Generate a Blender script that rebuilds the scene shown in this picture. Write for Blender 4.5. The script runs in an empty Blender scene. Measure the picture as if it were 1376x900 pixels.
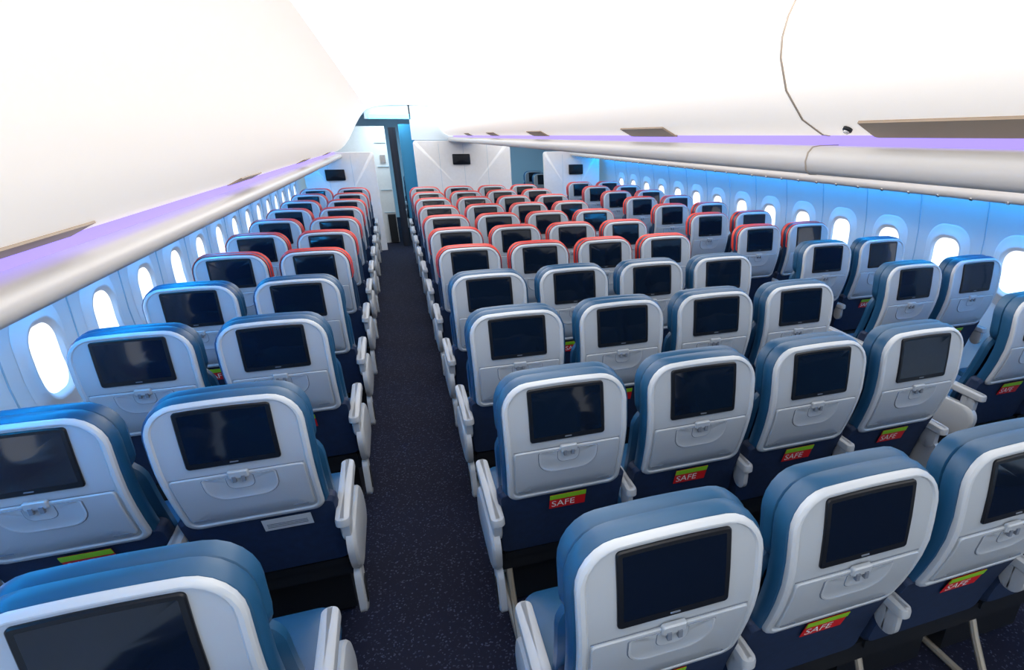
import bpy, math, numpy as np
from mathutils import Matrix, Vector
scene=bpy.context.scene
scene.view_settings.view_transform='Standard'
scene.view_settings.look='None'

# ---------------------------------------------------------------- materials
def mat(name,col,rough=.5,metal=0,spec=.5,emit=None,es=0,noise=None,bump=None,coat=0):
    m=bpy.data.materials.new(name);m.use_nodes=True
    nt=m.node_tree;b=nt.nodes['Principled BSDF']
    b.inputs['Base Color'].default_value=(*col,1);b.inputs['Roughness'].default_value=rough
    b.inputs['Metallic'].default_value=metal;b.inputs['Specular IOR Level'].default_value=spec
    b.inputs['Coat Weight'].default_value=coat
    if emit: b.inputs['Emission Color'].default_value=(*emit,1);b.inputs['Emission Strength'].default_value=es
    if noise or bump:
        tc=nt.nodes.new('ShaderNodeTexCoord')
        n=nt.nodes.new('ShaderNodeTexNoise');n.inputs['Scale'].default_value=(noise or bump)[0];n.inputs['Detail'].default_value=2
        nt.links.new(tc.outputs['Object'],n.inputs['Vector'])
        if noise:
            r=nt.nodes.new('ShaderNodeMix');r.data_type='RGBA'
            r.inputs['A'].default_value=(*[c*(1-noise[1]) for c in col],1);r.inputs['B'].default_value=(*[min(1,c*(1+noise[1])) for c in col],1)
            nt.links.new(n.outputs['Fac'],r.inputs['Factor']);nt.links.new(r.outputs['Result'],b.inputs['Base Color'])
        if bump:
            bp=nt.nodes.new('ShaderNodeBump');bp.inputs['Strength'].default_value=bump[1];bp.inputs['Distance'].default_value=.003
            nt.links.new(n.outputs['Fac'],bp.inputs['Height']);nt.links.new(bp.outputs['Normal'],b.inputs['Normal'])
    return m
M={}
M['shell']=mat('shell_plastic',(.39,.435,.485),.36,noise=(6,.03))
M['rim']=mat('shell_rim_plastic',(.48,.525,.575),.3)
M['tray']=mat('tray_plastic',(.40,.447,.50),.34)
M['groove']=mat('groove_grey',(.15,.18,.23),.5)
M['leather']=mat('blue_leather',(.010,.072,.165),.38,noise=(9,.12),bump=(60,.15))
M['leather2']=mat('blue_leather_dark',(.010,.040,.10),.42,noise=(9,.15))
M['fabric']=mat('navy_pocket_fabric',(.004,.018,.06),.7,noise=(40,.3))
M['red']=mat('red_headrest_trim',(.72,.055,.035),.45)
M['screen']=mat('screen_glass',(.003,.007,.018),.07,spec=.5)
M['bezel']=mat('screen_bezel',(.006,.008,.013),.35,spec=.3)
M['arm']=mat('armrest_plastic',(.38,.41,.445),.4)
M['armtop']=mat('armrest_pad',(.36,.39,.43),.5)
M['frame']=mat('seat_frame_dark',(.006,.008,.012),.5)
M['leg']=mat('seat_leg_metal',(.34,.31,.26),.4,metal=.3)
M['tagr']=mat('tag_red',(.62,.01,.015),.5)
M['tagg']=mat('tag_green',(.25,.55,.02),.5)
M['tagw']=mat('tag_white',(.85,.85,.85),.5)
M['card']=mat('label_grey_white',(.50,.54,.58),.5)
M['bin']=mat('bin_white_glow',(.93,.885,.83),.45,emit=(1,.925,.845),es=.48)  # warm self-glow added so the bin plastic looks brightly lit
M['ceil']=mat('ceiling_white_glow',(.92,.90,.88),.6,emit=(1,.97,.94),es=2.25)  # ceiling surface itself glows, standing in for the cabin wash lights
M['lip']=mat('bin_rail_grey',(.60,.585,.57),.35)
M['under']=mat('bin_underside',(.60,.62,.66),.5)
M['purple']=mat('mood_light_purple',(.12,.09,.5),.5,emit=(.34,.26,1),es=1.25)
M['cyan']=mat('mood_light_cyan',(.3,.7,1),.5,emit=(.01,.40,1),es=46)
M['cyan2']=mat('mood_light_aqua',(.3,.7,1),.5,emit=(.05,.50,1),es=8)
M['handle']=mat('bin_handle_taupe',(.42,.32,.23),.45)
M['seam']=mat('seam_tan',(.40,.34,.28),.6)
M['seamlt']=mat('panel_seam',(.35,.52,.62),.6)
M['wall']=mat('sidewall_cyan_tint',(.68,.80,.87),.5,noise=(3,.03))  # white panels with the cyan of the mood light tinted into the colour
M['winring']=mat('window_bezel_white',(.76,.84,.89),.4)
M['winglass']=mat('window_daylight',(.9,.95,1),.2,emit=(.93,.97,1),es=1.4)
M['bulk']=mat('bulkhead_laminate',(.80,.80,.80),.5,noise=(25,.05))
M['dark']=mat('curtain_dark',(.01,.015,.03),.7)
M['chrome']=mat('chrome',(.6,.6,.6),.2,metal=1)
M['lamp']=mat('reading_lamp_lens',(.9,.9,.9),.3)
M['blue']=mat('galley_blue_panel',(.03,.25,.45),.5)
# carpet
m=bpy.data.materials.new('carpet_navy');m.use_nodes=True;nt=m.node_tree;b=nt.nodes['Principled BSDF']
tc=nt.nodes.new('ShaderNodeTexCoord');v=nt.nodes.new('ShaderNodeTexVoronoi');v.inputs['Scale'].default_value=150
nt.links.new(tc.outputs['Object'],v.inputs['Vector'])
sp=nt.nodes.new('ShaderNodeSeparateColor');nt.links.new(v.outputs['Color'],sp.inputs['Color'])
rp=nt.nodes.new('ShaderNodeValToRGB');rp.color_ramp.elements[0].position=.88;rp.color_ramp.elements[0].color=(.008,.010,.024,1)
rp.color_ramp.elements[1].position=1;rp.color_ramp.elements[1].color=(.045,.055,.10,1)
nt.links.new(sp.outputs['Red'],rp.inputs['Fac']);nt.links.new(rp.outputs['Color'],b.inputs['Base Color'])
b.inputs['Roughness'].default_value=.9;b.inputs['Specular IOR Level'].default_value=.15
M['carpet']=m

# ---------------------------------------------------------------- mesh builder
class MB:
    def __init__(s): s.v=[];s.f=[];s.m=[];s.mats=[]
    def mi(s,k):
        if k not in s.mats: s.mats.append(k)
        return s.mats.index(k)
    def face(s,idx,k): s.f.append(tuple(idx));s.m.append(s.mi(k))
    def add(s,pts):
        n=len(s.v);s.v+= [tuple(p) for p in pts];return list(range(n,n+len(pts)))
    def rings(s,rings,mats,cap0=None,cap1=None,closed=True):
        ids=[s.add(r) for r in rings];n=len(rings[0])
        for i in range(len(ids)-1):
            k=mats[i] if isinstance(mats,(list,tuple)) else mats
            for j in range(n if closed else n-1):
                a,b_=ids[i],ids[i+1];s.face((a[j],a[(j+1)%n],b_[(j+1)%n],b_[j]),k)
        for cp,rid,rr,flip in ((cap0,ids[0],rings[0],True),(cap1,ids[-1],rings[-1],False)):
            if cp:
                c=np.mean(np.array(rr),0);ci=s.add([c])[0]
                for j in range(n):
                    t=(rid[j],rid[(j+1)%n],ci);s.face(t[::-1] if flip else t,cp)
    def box(s,x0,x1,y0,y1,z0,z1,k):
        i=s.add([(x0,y0,z0),(x1,y0,z0),(x1,y1,z0),(x0,y1,z0),(x0,y0,z1),(x1,y0,z1),(x1,y1,z1),(x0,y1,z1)])
        for q in ((0,3,2,1),(4,5,6,7),(0,1,5,4),(1,2,6,5),(2,3,7,6),(3,0,4,7)): s.face([i[a] for a in q],k)
    def tube(s,pts,r,k,n=8):
        pts=[Vector(p) for p in pts];R=[]
        for i,p in enumerate(pts):
            d=(pts[min(i+1,len(pts)-1)]-pts[max(i-1,0)]).normalized()
            a=d.orthogonal().normalized() if i==0 else (a-d*a.dot(d)).normalized()
            b_=d.cross(a);R.append([tuple(p+a*(r*math.cos(t*2*math.pi/n))+b_*(r*math.sin(t*2*math.pi/n))) for t in range(n)])
        s.rings(R,k,k,k)
    def mesh(s,name,ang=40):
        import bmesh
        me=bpy.data.meshes.new(name);me.from_pydata(s.v,[],s.f)
        for k in s.mats: me.materials.append(M[k])
        me.polygons.foreach_set('material_index',s.m)
        bm=bmesh.new();bm.from_mesh(me);bmesh.ops.recalc_face_normals(bm,faces=bm.faces);bm.to_mesh(me);bm.free()
        me.polygons.foreach_set('use_smooth',[True]*len(me.polygons))
        me.set_sharp_from_angle(angle=math.radians(ang));me.update();return me
    def obj(s,name,ang=40,parent=None):
        o=bpy.data.objects.new(name,s.mesh(name,ang));scene.collection.objects.link(o)
        if parent: o.parent=parent
        return o

def rr(a0,a1,b0,b1,rt,rb,nc=6,ns=6):
    """rounded rectangle outline (a horizontal, b vertical), subdivided sides"""
    P=[]
    def arc(ca,cb,r,t0):
        for i in range(nc+1):
            t=t0+math.pi/2*i/nc;P.append((ca+r*math.cos(t),cb+r*math.sin(t)))
    def side(p,q):
        for i in range(1,ns): P.append((p[0]+(q[0]-p[0])*i/ns,p[1]+(q[1]-p[1])*i/ns))
    arc(a1-rb,b0+rb,rb,-math.pi/2);side((a1,b0+rb),(a1,b1-rt))
    arc(a1-rt,b1-rt,rt,0);side((a1-rt,b1),(a0+rt,b1))
    arc(a0+rt,b1-rt,rt,math.pi/2);side((a0,b1-rt),(a0,b0+rb))
    arc(a0+rb,b0+rb,rb,math.pi);side((a0+rb,b0),(a1-rb,b0))
    return P
ZK=[0,.3,.45,.60,.67,.76,.85,.93,1.025,1.12,1.2,1.3]
YK=[.2,.15,.125,.085,.062,.030,.005,-.006,0,.013,.028,.05]
_zz=np.linspace(0,1.3,261);_yy=np.interp(_zz,ZK,YK);_k=np.hanning(15);_k/=_k.sum();_yy=np.convolve(np.pad(_yy,7,mode='edge'),_k,'valid')
def spine(z): return float(np.interp(z,_zz,_yy))

def back(mb,layers,mats,cap0=None,cap1=None):
    """layers: (halfw, zb, zt, rt, rb, yoff)"""
    R=[]
    for hw,zb,zt,rt,rb,yo in layers:
        R.append([(x*(1-.035*max(0,(.95-z)/.28) if z>.5 else .965),spine(z)+yo,z+(.009*(1-(x/.21)**2) if z>1.05 else 0)) for x,z in rr(-hw,hw,zb,zt,rt,rb)])
    mb.rings(R,mats,cap0,cap1)

def arm(mb,x,panel=0):
    w=.025 if panel else .021
    L=[]
    for g,z in ((.006,.604),(0,.610),(0,.628),(.002,.637),(.010,.642)):
        L.append([(x+a,y,z+(y-.03)*.03) for a,y in rr(-w+g,w-g,(.0 if panel else .02)+g,.42-g,w-.003,w-.003,5,3)])
    mb.rings(L,['arm','arm','arm','armtop'],'arm','armtop')
    L=[]
    t=1 if panel else .7
    for g,xo in ((.01,-.018*t),(0,-.013*t),(0,.013*t),(.01,.018*t)):
        L.append([(x+xo,y,z) for y,z in rr(.04+g,.12-g,.51+g,.622-g,.038-g*.5,.038-g*.5,5,2)])
    mb.rings(L,'arm','arm','arm')
    if panel:
        s=panel
        L=[]
        for g,xo in ((.0,-.005),(0,.018),(.006,.026),(.02,.030)):
            L.append([(x+s*xo,y-(z-.45)*.25,z) for y,z in rr(.02+g,.45-g,.345+g,.555-g,.09-g*.5,.09-g*.5,7,2)])
        mb.rings(L,'arm','arm','arm')
        L=[]
        for g,xo in ((0,-.01),(0,.012),(.006,.018)):
            L.append([(x+s*xo,y+(.33-z)*-.15,z) for y,z in rr(.05+g,.14-g,.17+g,.36-g,.035,.035,5,2)])
        mb.rings(L,['arm','arm'],'arm','arm')
        L=[[(x+s*xo,y+(.33-z)*-.15,z) for y,z in rr(.075,.115,.20,.31,.012,.012,4,2)] for xo in (.017,.021)]
        mb.rings(L,'frame','frame','frame')

def safe_text():
    cu=bpy.data.curves.new('t','FONT');cu.body='SAFE';cu.size=.044;cu.align_x='CENTER';cu.align_y='CENTER'
    o=bpy.data.objects.new('t',cu);scene.collection.objects.link(o)
    dg=bpy.context.evaluated_depsgraph_get();me=o.evaluated_get(dg).to_mesh()
    V=[tuple(v.co) for v in me.vertices];F=[tuple(p.vertices) for p in me.polygons]
    o.evaluated_get(dg).to_mesh_clear();bpy.data.objects.remove(o);return V,F
TV,TF=safe_text()

def seat(name,red,lp,ra,rp_,tag='safe'):
    mb=MB()
    # --- rear shell
    back(mb,[(.214,.668,1.127,.088,.04,.030),(.217,.665,1.131,.090,.04,.006),(.215,.668,1.129,.088,.038,-.002),(.209,.674,1.123,.084,.034,-.007),
             (.200,.683,1.1195,.076,.028,-.007),(.195,.688,1.1165,.072,.024,-.002),(.12,.76,1.05,.04,.02,-.002),(.05,.84,.96,.02,.01,-.002)],
         ['rim','rim','rim','rim','rim','shell','shell'],None,'shell')
    # screen
    back(mb,[(.131,.929,1.111,.010,.010,.0),(.131,.929,1.111,.010,.010,-.006),(.128,.932,1.108,.008,.008,-.009)],'bezel',None,None)
    back(mb,[(.128,.932,1.108,.008,.008,-.009),(.118,.948,1.099,.003,.003,-.0085),(.06,.99,1.06,.002,.002,-.0085)],['bezel','screen'],None,'screen')
    back(mb,[(.012,.9375,.9415,.002,.002,-.0085),(.012,.9375,.9415,.002,.002,-.0100)],'groove',None,'groove')
    # tray table panel
    back(mb,[(.190,.700,.897,.010,.022,-.001),(.190,.700,.897,.010,.022,-.007),(.187,.703,.894,.010,.02,-.010),(.12,.75,.85,.01,.01,-.010),(.04,.79,.81,.005,.005,-.010)],'tray',None,'tray')
    back(mb,[(.190,.897,.8995,.001,.001,-.0025),(.190,.897,.8995,.001,.001,-.0035)],'groove',None,'groove')
    # shallow finger dish in the tray with a grooved edge
    back(mb,[(.108,.790,.888,.008,.060,-.0095),(.105,.793,.887,.007,.058,-.0125),(.101,.797,.886,.006,.056,-.0125)],['groove','rim','rim'],None,None)
    back(mb,[(.101,.797,.886,.006,.056,-.0125),(.097,.801,.884,.006,.052,-.0105),(.03,.83,.86,.006,.01,-.0105)],['tray','tray'],None,'tray')
    back(mb,[(.040,.835,.885,.006,.024,-.0108),(.038,.837,.885,.006,.023,-.0118),(.035,.840,.884,.006,.021,-.0108)],['groove','tray'],None,'tray')
    # latch
    back(mb,[(.030,.878,.906,.006,.006,-.004),(.030,.878,.906,.006,.006,-.014),(.026,.881,.903,.004,.004,-.018)],'tray',None,'tray')
    for sx in (-.013,.013):
        mb.box(sx-.005,sx+.005,spine(.885)-.022,spine(.885)-.012,.868,.888,'groove')
    mb.box(-.175,-.13,spine(.715)-.0125,spine(.715)-.010,.714,.718,'groove');mb.box(.12,.165,spine(.715)-.0125,spine(.715)-.010,.714,.717,'groove')
    # --- cushion behind shell
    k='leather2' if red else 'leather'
    back(mb,[(.205,.56,1.118,.085,.05,.008),(.222,.55,1.132,.098,.05,.012),(.229,.53,1.138,.104,.05,.024),(.231,.52,1.140,.106,.05,.040),(.226,.52,1.137,.10,.05,.058),
             (.205,.54,1.12,.09,.05,.070),(.13,.65,1.03,.06,.04,.09)],k,None,k)
    # head rest with wings (front side)
    back(mb,[(.20,.93,1.115,.07,.05,.058),(.222,.915,1.132,.09,.06,.068),(.231,.905,1.139,.098,.07,.088),(.226,.91,1.136,.09,.06,.108),(.20,.935,1.12,.075,.05,.120),(.1,1.0,1.06,.03,.03,.11)],k,None,k)
    # bolster sides at shoulder
    back(mb,[(.215,.50,.93,.08,.05,.08),(.235,.49,.945,.09,.06,.095),(.238,.48,.95,.09,.06,.115),(.215,.5,.93,.08,.05,.135),(.12,.6,.8,.03,.03,.125)],k,None,k)
    if red:
        back(mb,[(.2245,.935,1.135,.098,.03,.010),(.2285,.93,1.1395,.100,.03,.016),(.2285,.93,1.1395,.100,.03,.022),(.224,.93,1.136,.10,.03,.026)],'red',None,None)
        back(mb,[(.224,.915,1.134,.09,.06,.070),(.2335,.905,1.142,.098,.07,.080),(.2335,.905,1.142,.098,.07,.090)],'red',None,None)
    # --- lower pocket
    back(mb,[(.235,.40,.70,.02,.03,.08),(.250,.365,.705,.02,.03,.06),(.250,.365,.705,.02,.03,.024),(.242,.375,.69,.02,.03,.008),(.12,.5,.6,.01,.01,.004)],'fabric','fabric','fabric')
    # tag
    def tg(x0,x1,z0,z1,yo,kk):
        mb.rings([[(x0,spine(z0)-.004+yo,z0),(x1,spine(z0)-.004+yo,z0),(x1,spine(z1)-.004+yo,z1),(x0,spine(z1)-.004+yo,z1)],
                  [(x0,spine(z0)-.006+yo,z0),(x1,spine(z0)-.006+yo,z0),(x1,spine(z1)-.006+yo,z1),(x0,spine(z1)-.006+yo,z1)]],kk,kk,kk)
    if tag=='card':
        tg(.0,.155,.598,.655,.002,'card')
        for z in (.612,.620,.628): tg(.012,.14,z,z+.0025,0,'groove')
    elif not red:
        tg(-.055,.085,.582,.655,.002,'tagr');tg(-.055,.085,.632,.655,0,'tagg')
        ids=mb.add([(vx-.002,spine(.606+vy)-.006,.606+vy) for vx,vy,vz in TV])
        for f in TF: mb.face([ids[a] for a in f],'tagw')
    # --- seat cushion
    L=[]
    for g,z in ((.03,.345),(.008,.355),(0,.38),(0,.43),(.01,.455),(.04,.47),(.12,.475)):
        L.append([(a,y,z+(.03*((y-.1)/.5))) for a,y in rr(-.237+g,.237-g,.17+g,.62-g,.05,.03,6,4)])
    mb.rings(L,k,'fabric',k)
    # structure
    mb.box(-.2576,.2576,.17,.24,.27,.35,'frame');mb.box(-.2576,.2576,.43,.50,.27,.34,'frame')
    mb.box(-.22,.22,.16,.55,.33,.36,'frame');mb.box(-.20,.20,.26,.42,.02,.24,'frame')
    for x in (-.21,):
        mb.tube([(x,-.02,.015),(x,.02,.03),(x,.09,.10),(x,.15,.20),(x,.20,.30)],.013,'leg')
        mb.tube([(x,.20,.29),(x,.30,.16),(x,.42,.05),(x,.47,.015)],.013,'leg')
        mb.tube([(x,-.03,.012),(x,.52,.012)],.014,'leg')
        mb.box(x-.025,x+.025,-.05,.0,0,.03,'leg')
    # --- armrests
    arm(mb,-.2576,-1 if lp else 0)
    if ra: arm(mb,.2576,1 if rp_ else 0)
    return mb.mesh(name,35)

var={}
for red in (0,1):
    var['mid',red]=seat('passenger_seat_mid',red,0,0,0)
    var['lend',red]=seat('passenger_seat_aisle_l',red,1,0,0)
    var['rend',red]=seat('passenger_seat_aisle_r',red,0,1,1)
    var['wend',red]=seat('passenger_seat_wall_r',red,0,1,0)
var['card',0]=seat('passenger_seat_label',0,0,1,1,'card')
COL={'A':(-1.099,'mid'),'B':(-.584,'rend'),'C':(.4497,'lend'),'D':(.965,'mid'),'E':(1.480,'mid'),'F':(1.995,'rend'),'G':(3.002,'lend'),'H':(3.518,'wend')}
def put(c,y,red,v=None):
    o=bpy.data.objects.new('passenger_seat',var[v or COL[c][1],red]);o.location=(COL[c][0],y,0);scene.collection.objects.link(o)
for c in COL:
    for r in range(1,12):
        y=.8335+.81*(min(r,4)-1)+max(0,r-4)*.8869+(.2054 if c in 'ABGH' else 0)
        if c in 'AB': y-={1:.06,2:.025}.get(r,0)
        if c=='C' and r==1: y-=.012
        put(c,y,1 if r>4 else 0,'card' if (c,r)==('B',2) else None)
for c in 'CDEFGH':
    for r in range(2): put(c,12.3+.85*r,0)

# ---------------------------------------------------------------- cabin shell
XC=1.2225;Y0,Y1=-1.6,15.5;YB=10.9
def prof(name,P,mats,y0,y1,ang=40,ny=1):
    mb=MB()
    R=[[(x,y0+(y1-y0)*i/ny,z) for x,z in P] for i in range(ny+1)]
    ids=[mb.add(r) for r in R]
    for i in range(ny):
        for j in range(len(P)-1):
            k=mats if isinstance(mats,str) else mats[j]
            mb.face((ids[i][j],ids[i][j+1],ids[i+1][j+1],ids[i+1][j]),k)
    return mb.obj(name,ang)
def mir(P): return [(2*XC-x,z) for x,z in P]
fl=MB();fl.box(XC-2.75,XC+2.75,Y0,Y1,-.05,0,'carpet');fl.obj('floor')
WP=[(-1.28,0),(-1.36,.2),(-1.42,.45),(-1.455,.75),(-1.465,1.0),(-1.455,1.2),(-1.42,1.42),(-1.37,1.60),(-1.33,1.66)]
WL_=prof('wall_left',WP,'wall',Y0,Y1);WR_=prof('wall_right',mir(WP),'wall',Y0,Y1)
def wx(z): return float(np.interp(z,[p[1] for p in WP],[p[0] for p in WP]))
# outer bins
OB=[(-1.40,1.625),(-1.20,1.60),(-.86,1.540),(-.79,1.522),(-.762,1.523),(-.744,1.537),(-.738,1.556),(-.745,1.577),(-.762,1.590),(-.785,1.593),(-.845,1.594),(-.845,1.640),(-.805,1.638),(-.79,1.642),(-.73,1.672),(-.66,1.73),(-.59,1.81),(-.52,1.92),(-.45,2.03),(-.37,2.14),(-.29,2.23),(-.236,2.27)]
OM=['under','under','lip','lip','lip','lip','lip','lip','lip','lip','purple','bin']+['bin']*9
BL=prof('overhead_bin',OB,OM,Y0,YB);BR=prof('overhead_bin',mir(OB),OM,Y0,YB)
# centre bin (both faces)
CB=[(XC,1.795),(1.10,1.788),(1.03,1.779),(1.010,1.780),(.997,1.790),(.992,1.810),(.996,1.830),(1.008,1.843),(1.03,1.846),(1.085,1.847),(1.085,1.873),(1.03,1.870),(1.01,1.872),(.945,1.905),(.89,1.965),(.865,2.03),(.863,2.07),(.872,2.11),(.90,2.17),(.95,2.24),(.99,2.28)]
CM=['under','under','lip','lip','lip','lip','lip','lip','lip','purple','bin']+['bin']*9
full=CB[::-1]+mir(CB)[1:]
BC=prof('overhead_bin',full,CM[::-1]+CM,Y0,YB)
# ceiling vaults
AC=[(-.236,2.27),(-.15,2.30),(.0,2.325),(.35,2.34),(.7,2.33),(.9,2.30),(.99,2.28)]
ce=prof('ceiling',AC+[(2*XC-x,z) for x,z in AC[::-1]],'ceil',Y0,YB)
prof('ceiling',[(-1.45,1.75),(-1.2,2.1),(-.6,2.3),(XC,2.36),(2*XC+.6,2.3),(2*XC+1.2,2.1),(2*XC+1.45,1.75)],'wall',YB,Y1)
# cove light strips at wall tops
for s in (0,1):
    P=[(-1.345,1.600),(-1.315,1.596)]
    o=prof('cove_light',P if not s else mir(P),'cyan',Y0,YB);o.parent=(BL,BR)[s]

# bin seams, handles, locks
def follow(mb,P,y0,y1,off,k,flip=1):
    Q=[]
    for i,(x,z) in enumerate(P):
        a=P[max(i-1,0)];b_=P[min(i+1,len(P)-1)];d=Vector((b_[0]-a[0],b_[1]-a[1])).normalized();nn=Vector((d.y,-d.x))*flip
        Q.append((x+nn.x*off,z+nn.y*off))
    a0=mb.add([(x,y0,z) for x,z in P]);b0=mb.add([(x,y0,z) for x,z in Q]);a1=mb.add([(x,y1,z) for x,z in P]);b1=mb.add([(x,y1,z) for x,z in Q])
    for i in range(len(P)-1):
        mb.face((b0[i],b0[i+1],b1[i+1],b1[i]),k);mb.face((a0[i],a0[i+1],b0[i+1],b0[i]),k);mb.face((a1[i],b1[i],b1[i+1],a1[i+1]),k)
    mb.face((a0[0],b0[0],b1[0],a1[0]),k);mb.face((a0[-1],a1[-1],b1[-1],b0[-1]),k)
def handle(P,y0,y1,flip,par):
    mb=MB();follow(mb,P,y0,y1,.006,'handle',flip);mb.obj('bin_handle',40,par)
HL=[(-.800,1.640),(-.79,1.642),(-.745,1.665),(-.728,1.673)]
HC=[(1.02,1.871),(1.01,1.872),(.970,1.892),(.957,1.899)]
for y in (1.82,4.05,6.6,9.0):
    handle(HL,y-.55,y,1,BL);handle(mir(HL),y-.55,y,-1,BR)
for y in (-.6,2.50,4.40,6.3,8.2):
    handle(HC,y-.43,y,-1,BC);handle(mir(HC),y-.43,y,1,BC)
handle(HC,.45,1.08,-1,BC)
sm=MB()
for y in (1.25,):
    follow(sm,CB[11:],y,y+.006,.002,'seam',-1);follow(sm,mir(CB[11:]),y,y+.006,.002,'seam',1);follow(sm,CB[2:10],y+.03,y+.034,.002,'seam',-1)
sm.obj('door_seams',40,BC)
def disc(mb,c,axis,r,h,k,n=20):
    c=Vector(c);ax=Vector(axis).normalized();a=ax.orthogonal().normalized();b_=ax.cross(a)
    mb.rings([[tuple(c+ax*hh+a*rr_*math.cos(t*2*math.pi/n)+b_*rr_*math.sin(t*2*math.pi/n)) for t in range(n)] for hh,rr_ in ((-.005,r),(h,r),(h+.002,r*.8))],k,k,k)
lk=MB();disc(lk,(.985,1.14,1.885),(-.45,0,-.9),.011,.006,'frame');disc(lk,(.985,1.14,1.885),(-.45,0,-.9),.007,.010,'chrome');lk.obj('bin_lock',40,BC)
for par,X,s in ((BL,-.93,1),(BR,2*XC+.93,-1)):
    ps=MB()
    for i in range(14):
        y=1.2+i*.69
        for dy in (0,.07,.14):
            disc(ps,(X,y+dy,1.550),(0,0,-1),.016,.006,'frame',10);disc(ps,(X,y+dy,1.550),(0,0,-1),.011,.009,'lamp',10)
        if s<0:
            for dy in (0,.23,.46): disc(ps,(2*XC+.752,y+dy,1.530),(-.6,0,-.8),.012,.006,'chrome',10)
    ps.obj('reading_lamps',40,par)

# windows
def window(side,y,idx):
    z0=1.02;mb=MB()
    def pt(a,b_,o):
        z=z0+b_;x=wx(z)+o
        return ((2*XC-x) if side else x,y+a,z)
    def ring(w,h,r,o): return [pt(a,b_,o) for a,b_ in rr(-w,w,-h,h,r,r,7,3)]
    mb.rings([ring(.190,.245,.15,.001),ring(.175,.23,.14,.008),ring(.148,.193,.115,.009),ring(.134,.174,.104,.020),ring(.121,.158,.094,.018),ring(.108,.143,.084,.003)],['winring']*5)
    mb.rings([ring(.108,.143,.084,.003),ring(.05,.07,.05,.003)],'winglass',None,'winglass')
    mb.obj('window_%d'%idx)
idx=1
for s,yb in ((0,2.84),(1,2.68)):
    for k in range(-5,14):
        window(s,yb+.57*k,idx);idx+=1
for s,yb in ((0,2.84),(1,2.68)):
    sw=MB()
    for k in range(-5,14):
        y=yb+.57*(k+.5)
        P=WP if not s else mir(WP)
        follow(sw,P,y-.003,y+.003,.004,'seamlt',1 if not s else -1)
    sw.obj('panel_seams',40,(WL_,WR_)[s])
prof('baseboard_left',[(-1.27,0),(-1.25,.0),(-1.25,.12),(-1.33,.14)],'frame',Y0,Y1);prof('baseboard_right',mir([(-1.27,0),(-1.25,.0),(-1.25,.12),(-1.33,.14)]),'frame',Y0,Y1)

# bulkheads
def bulk(name,x0,x1,z1,mon=None,ms=(.30,.17)):
    mb=MB()
    L=[]
    for g,y in ((0,YB+.05),(0,YB+.006),(.006,YB)): L.append([(x,y,z) for x,z in rr(x0+g,x1-g,0,z1-g,.05,.01,5,3)])
    mb.rings(L,'bulk','bulk','bulk')
    n=max(2,round((x1-x0)/.42))
    for i in range(1,n): xx=x0+(x1-x0)*i/n;mb.box(xx-.002,xx+.002,YB-.001,YB+.002,.05,z1-.05,'seamlt')
    if mon:
        mx,mz=mon;w,h=ms
        L=[]
        for g,y in ((0,YB),(0,YB-.03),(.01,YB-.035)): L.append([(x,y,z) for x,z in rr(mx-w/2+g,mx+w/2-g,mz-h/2+g,mz+h/2-g,.012,.012,4,2)])
        mb.rings(L,'bezel','bezel','bezel')
    mb.obj(name)
bulk('wall_bulkhead_left',-1.36,-.24,1.62,(-.885,1.27))
bulk('wall_bulkhead_center',.41,2.06,1.79,(1.19,1.49))
bulk('wall_bulkhead_right',2.67,3.75,1.60,(3.28,1.29),(.27,.17))
hd=MB()
hd.box(-.30,.42,YB+.02,YB+.08,2.12,2.40,'wall');hd.box(2.02,2.75,YB+.02,YB+.08,2.12,2.40,'wall')
hd.box(-.24,.40,YB,YB+.02,2.13,2.19,'cyan2');hd.box(2.05,2.68,YB,YB+.02,2.13,2.19,'cyan2')
hd.box(.40,2.06,YB+.02,YB+.08,1.8,2.4,'wall')
hd.obj('trim_header')
g=MB();g.box(-1.2,-.02,11.7,12.4,0,2.02,'bulk')
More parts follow.
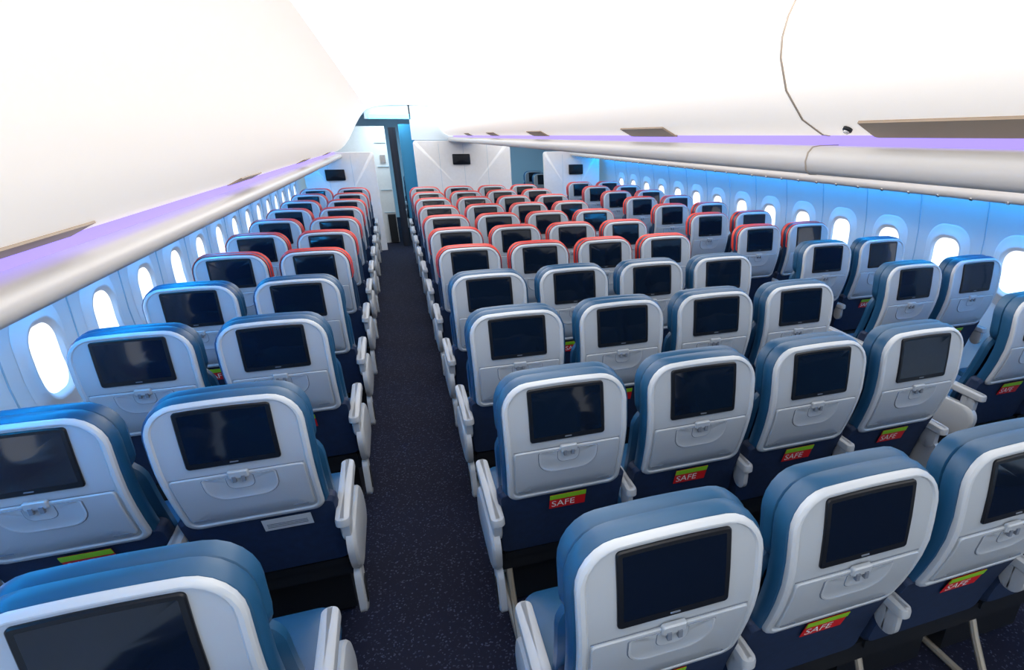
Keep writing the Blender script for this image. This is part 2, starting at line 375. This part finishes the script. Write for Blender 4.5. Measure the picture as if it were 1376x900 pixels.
for z in (.55,.95,1.35,1.75): g.box(-.22,-.03,11.685,11.70,z,z+.006,'seamlt')
g.box(-.17,-.03,11.6,11.70,.02,.52,'frame');g.box(-.16,-.07,11.68,11.70,1.42,1.55,'chrome')
g.obj('galley_unit')
c=MB()
R=[]
for z in (.0,2.0): R.append([(.10+.055*math.cos(t/20*2*math.pi)+.012*math.sin(t*2.2),11.25+.05*math.sin(t/20*2*math.pi),z) for t in range(20)])
c.rings(R,'dark','dark','dark');c.obj('curtain')
p=MB();p.box(.22,.46,11.3,12.0,0,2.05,'blue');p.obj('closet')
w=MB();w.box(XC-2.7,XC+2.7,Y1,Y1+.05,0,2.4,'wall');w.obj('wall_front')

# ---------------------------------------------------------------- lighting
wd=bpy.data.worlds.new('w');scene.world=wd;wd.use_nodes=True
wd.node_tree.nodes['Background'].inputs[0].default_value=(.92,.96,1,1);wd.node_tree.nodes['Background'].inputs[1].default_value=.85
def area(x,y,z,sx,sy,e,col):
    ld=bpy.data.lights.new('forward_fill','AREA');ld.energy=e;ld.shape='RECTANGLE';ld.size=sx;ld.size_y=sy;ld.color=col
    lo=bpy.data.objects.new('forward_fill',ld);lo.location=(x,y,z);scene.collection.objects.link(lo)
area(XC,13.3,2.25,2,1.5,50,(.35,.72,1));area(.08,11.3,2.22,.5,.4,16,(.7,.9,1))  # blue glow of the forward cabin; second light added to brighten the galley aisle

# ---------------------------------------------------------------- camera
yw,pt_=.3325,.4177
fw=Vector((math.sin(yw)*math.cos(pt_),math.cos(yw)*math.cos(pt_),-math.sin(pt_)))
rt=Vector((math.cos(yw),-math.sin(yw),0));up=rt.cross(fw)
cd=bpy.data.cameras.new('camera');cam=bpy.data.objects.new('camera',cd);scene.collection.objects.link(cam)
mw=Matrix((rt,up,-fw)).transposed().to_4x4();mw.translation=Vector((0,0,1.87));cam.matrix_world=mw
cd.sensor_width=36;cd.sensor_fit='HORIZONTAL';cd.lens=760/1376*36;cd.shift_x=-(806.12-688)/1376;cd.shift_y=(519.27-450)/1376
cd.clip_start=.02;scene.camera=cam
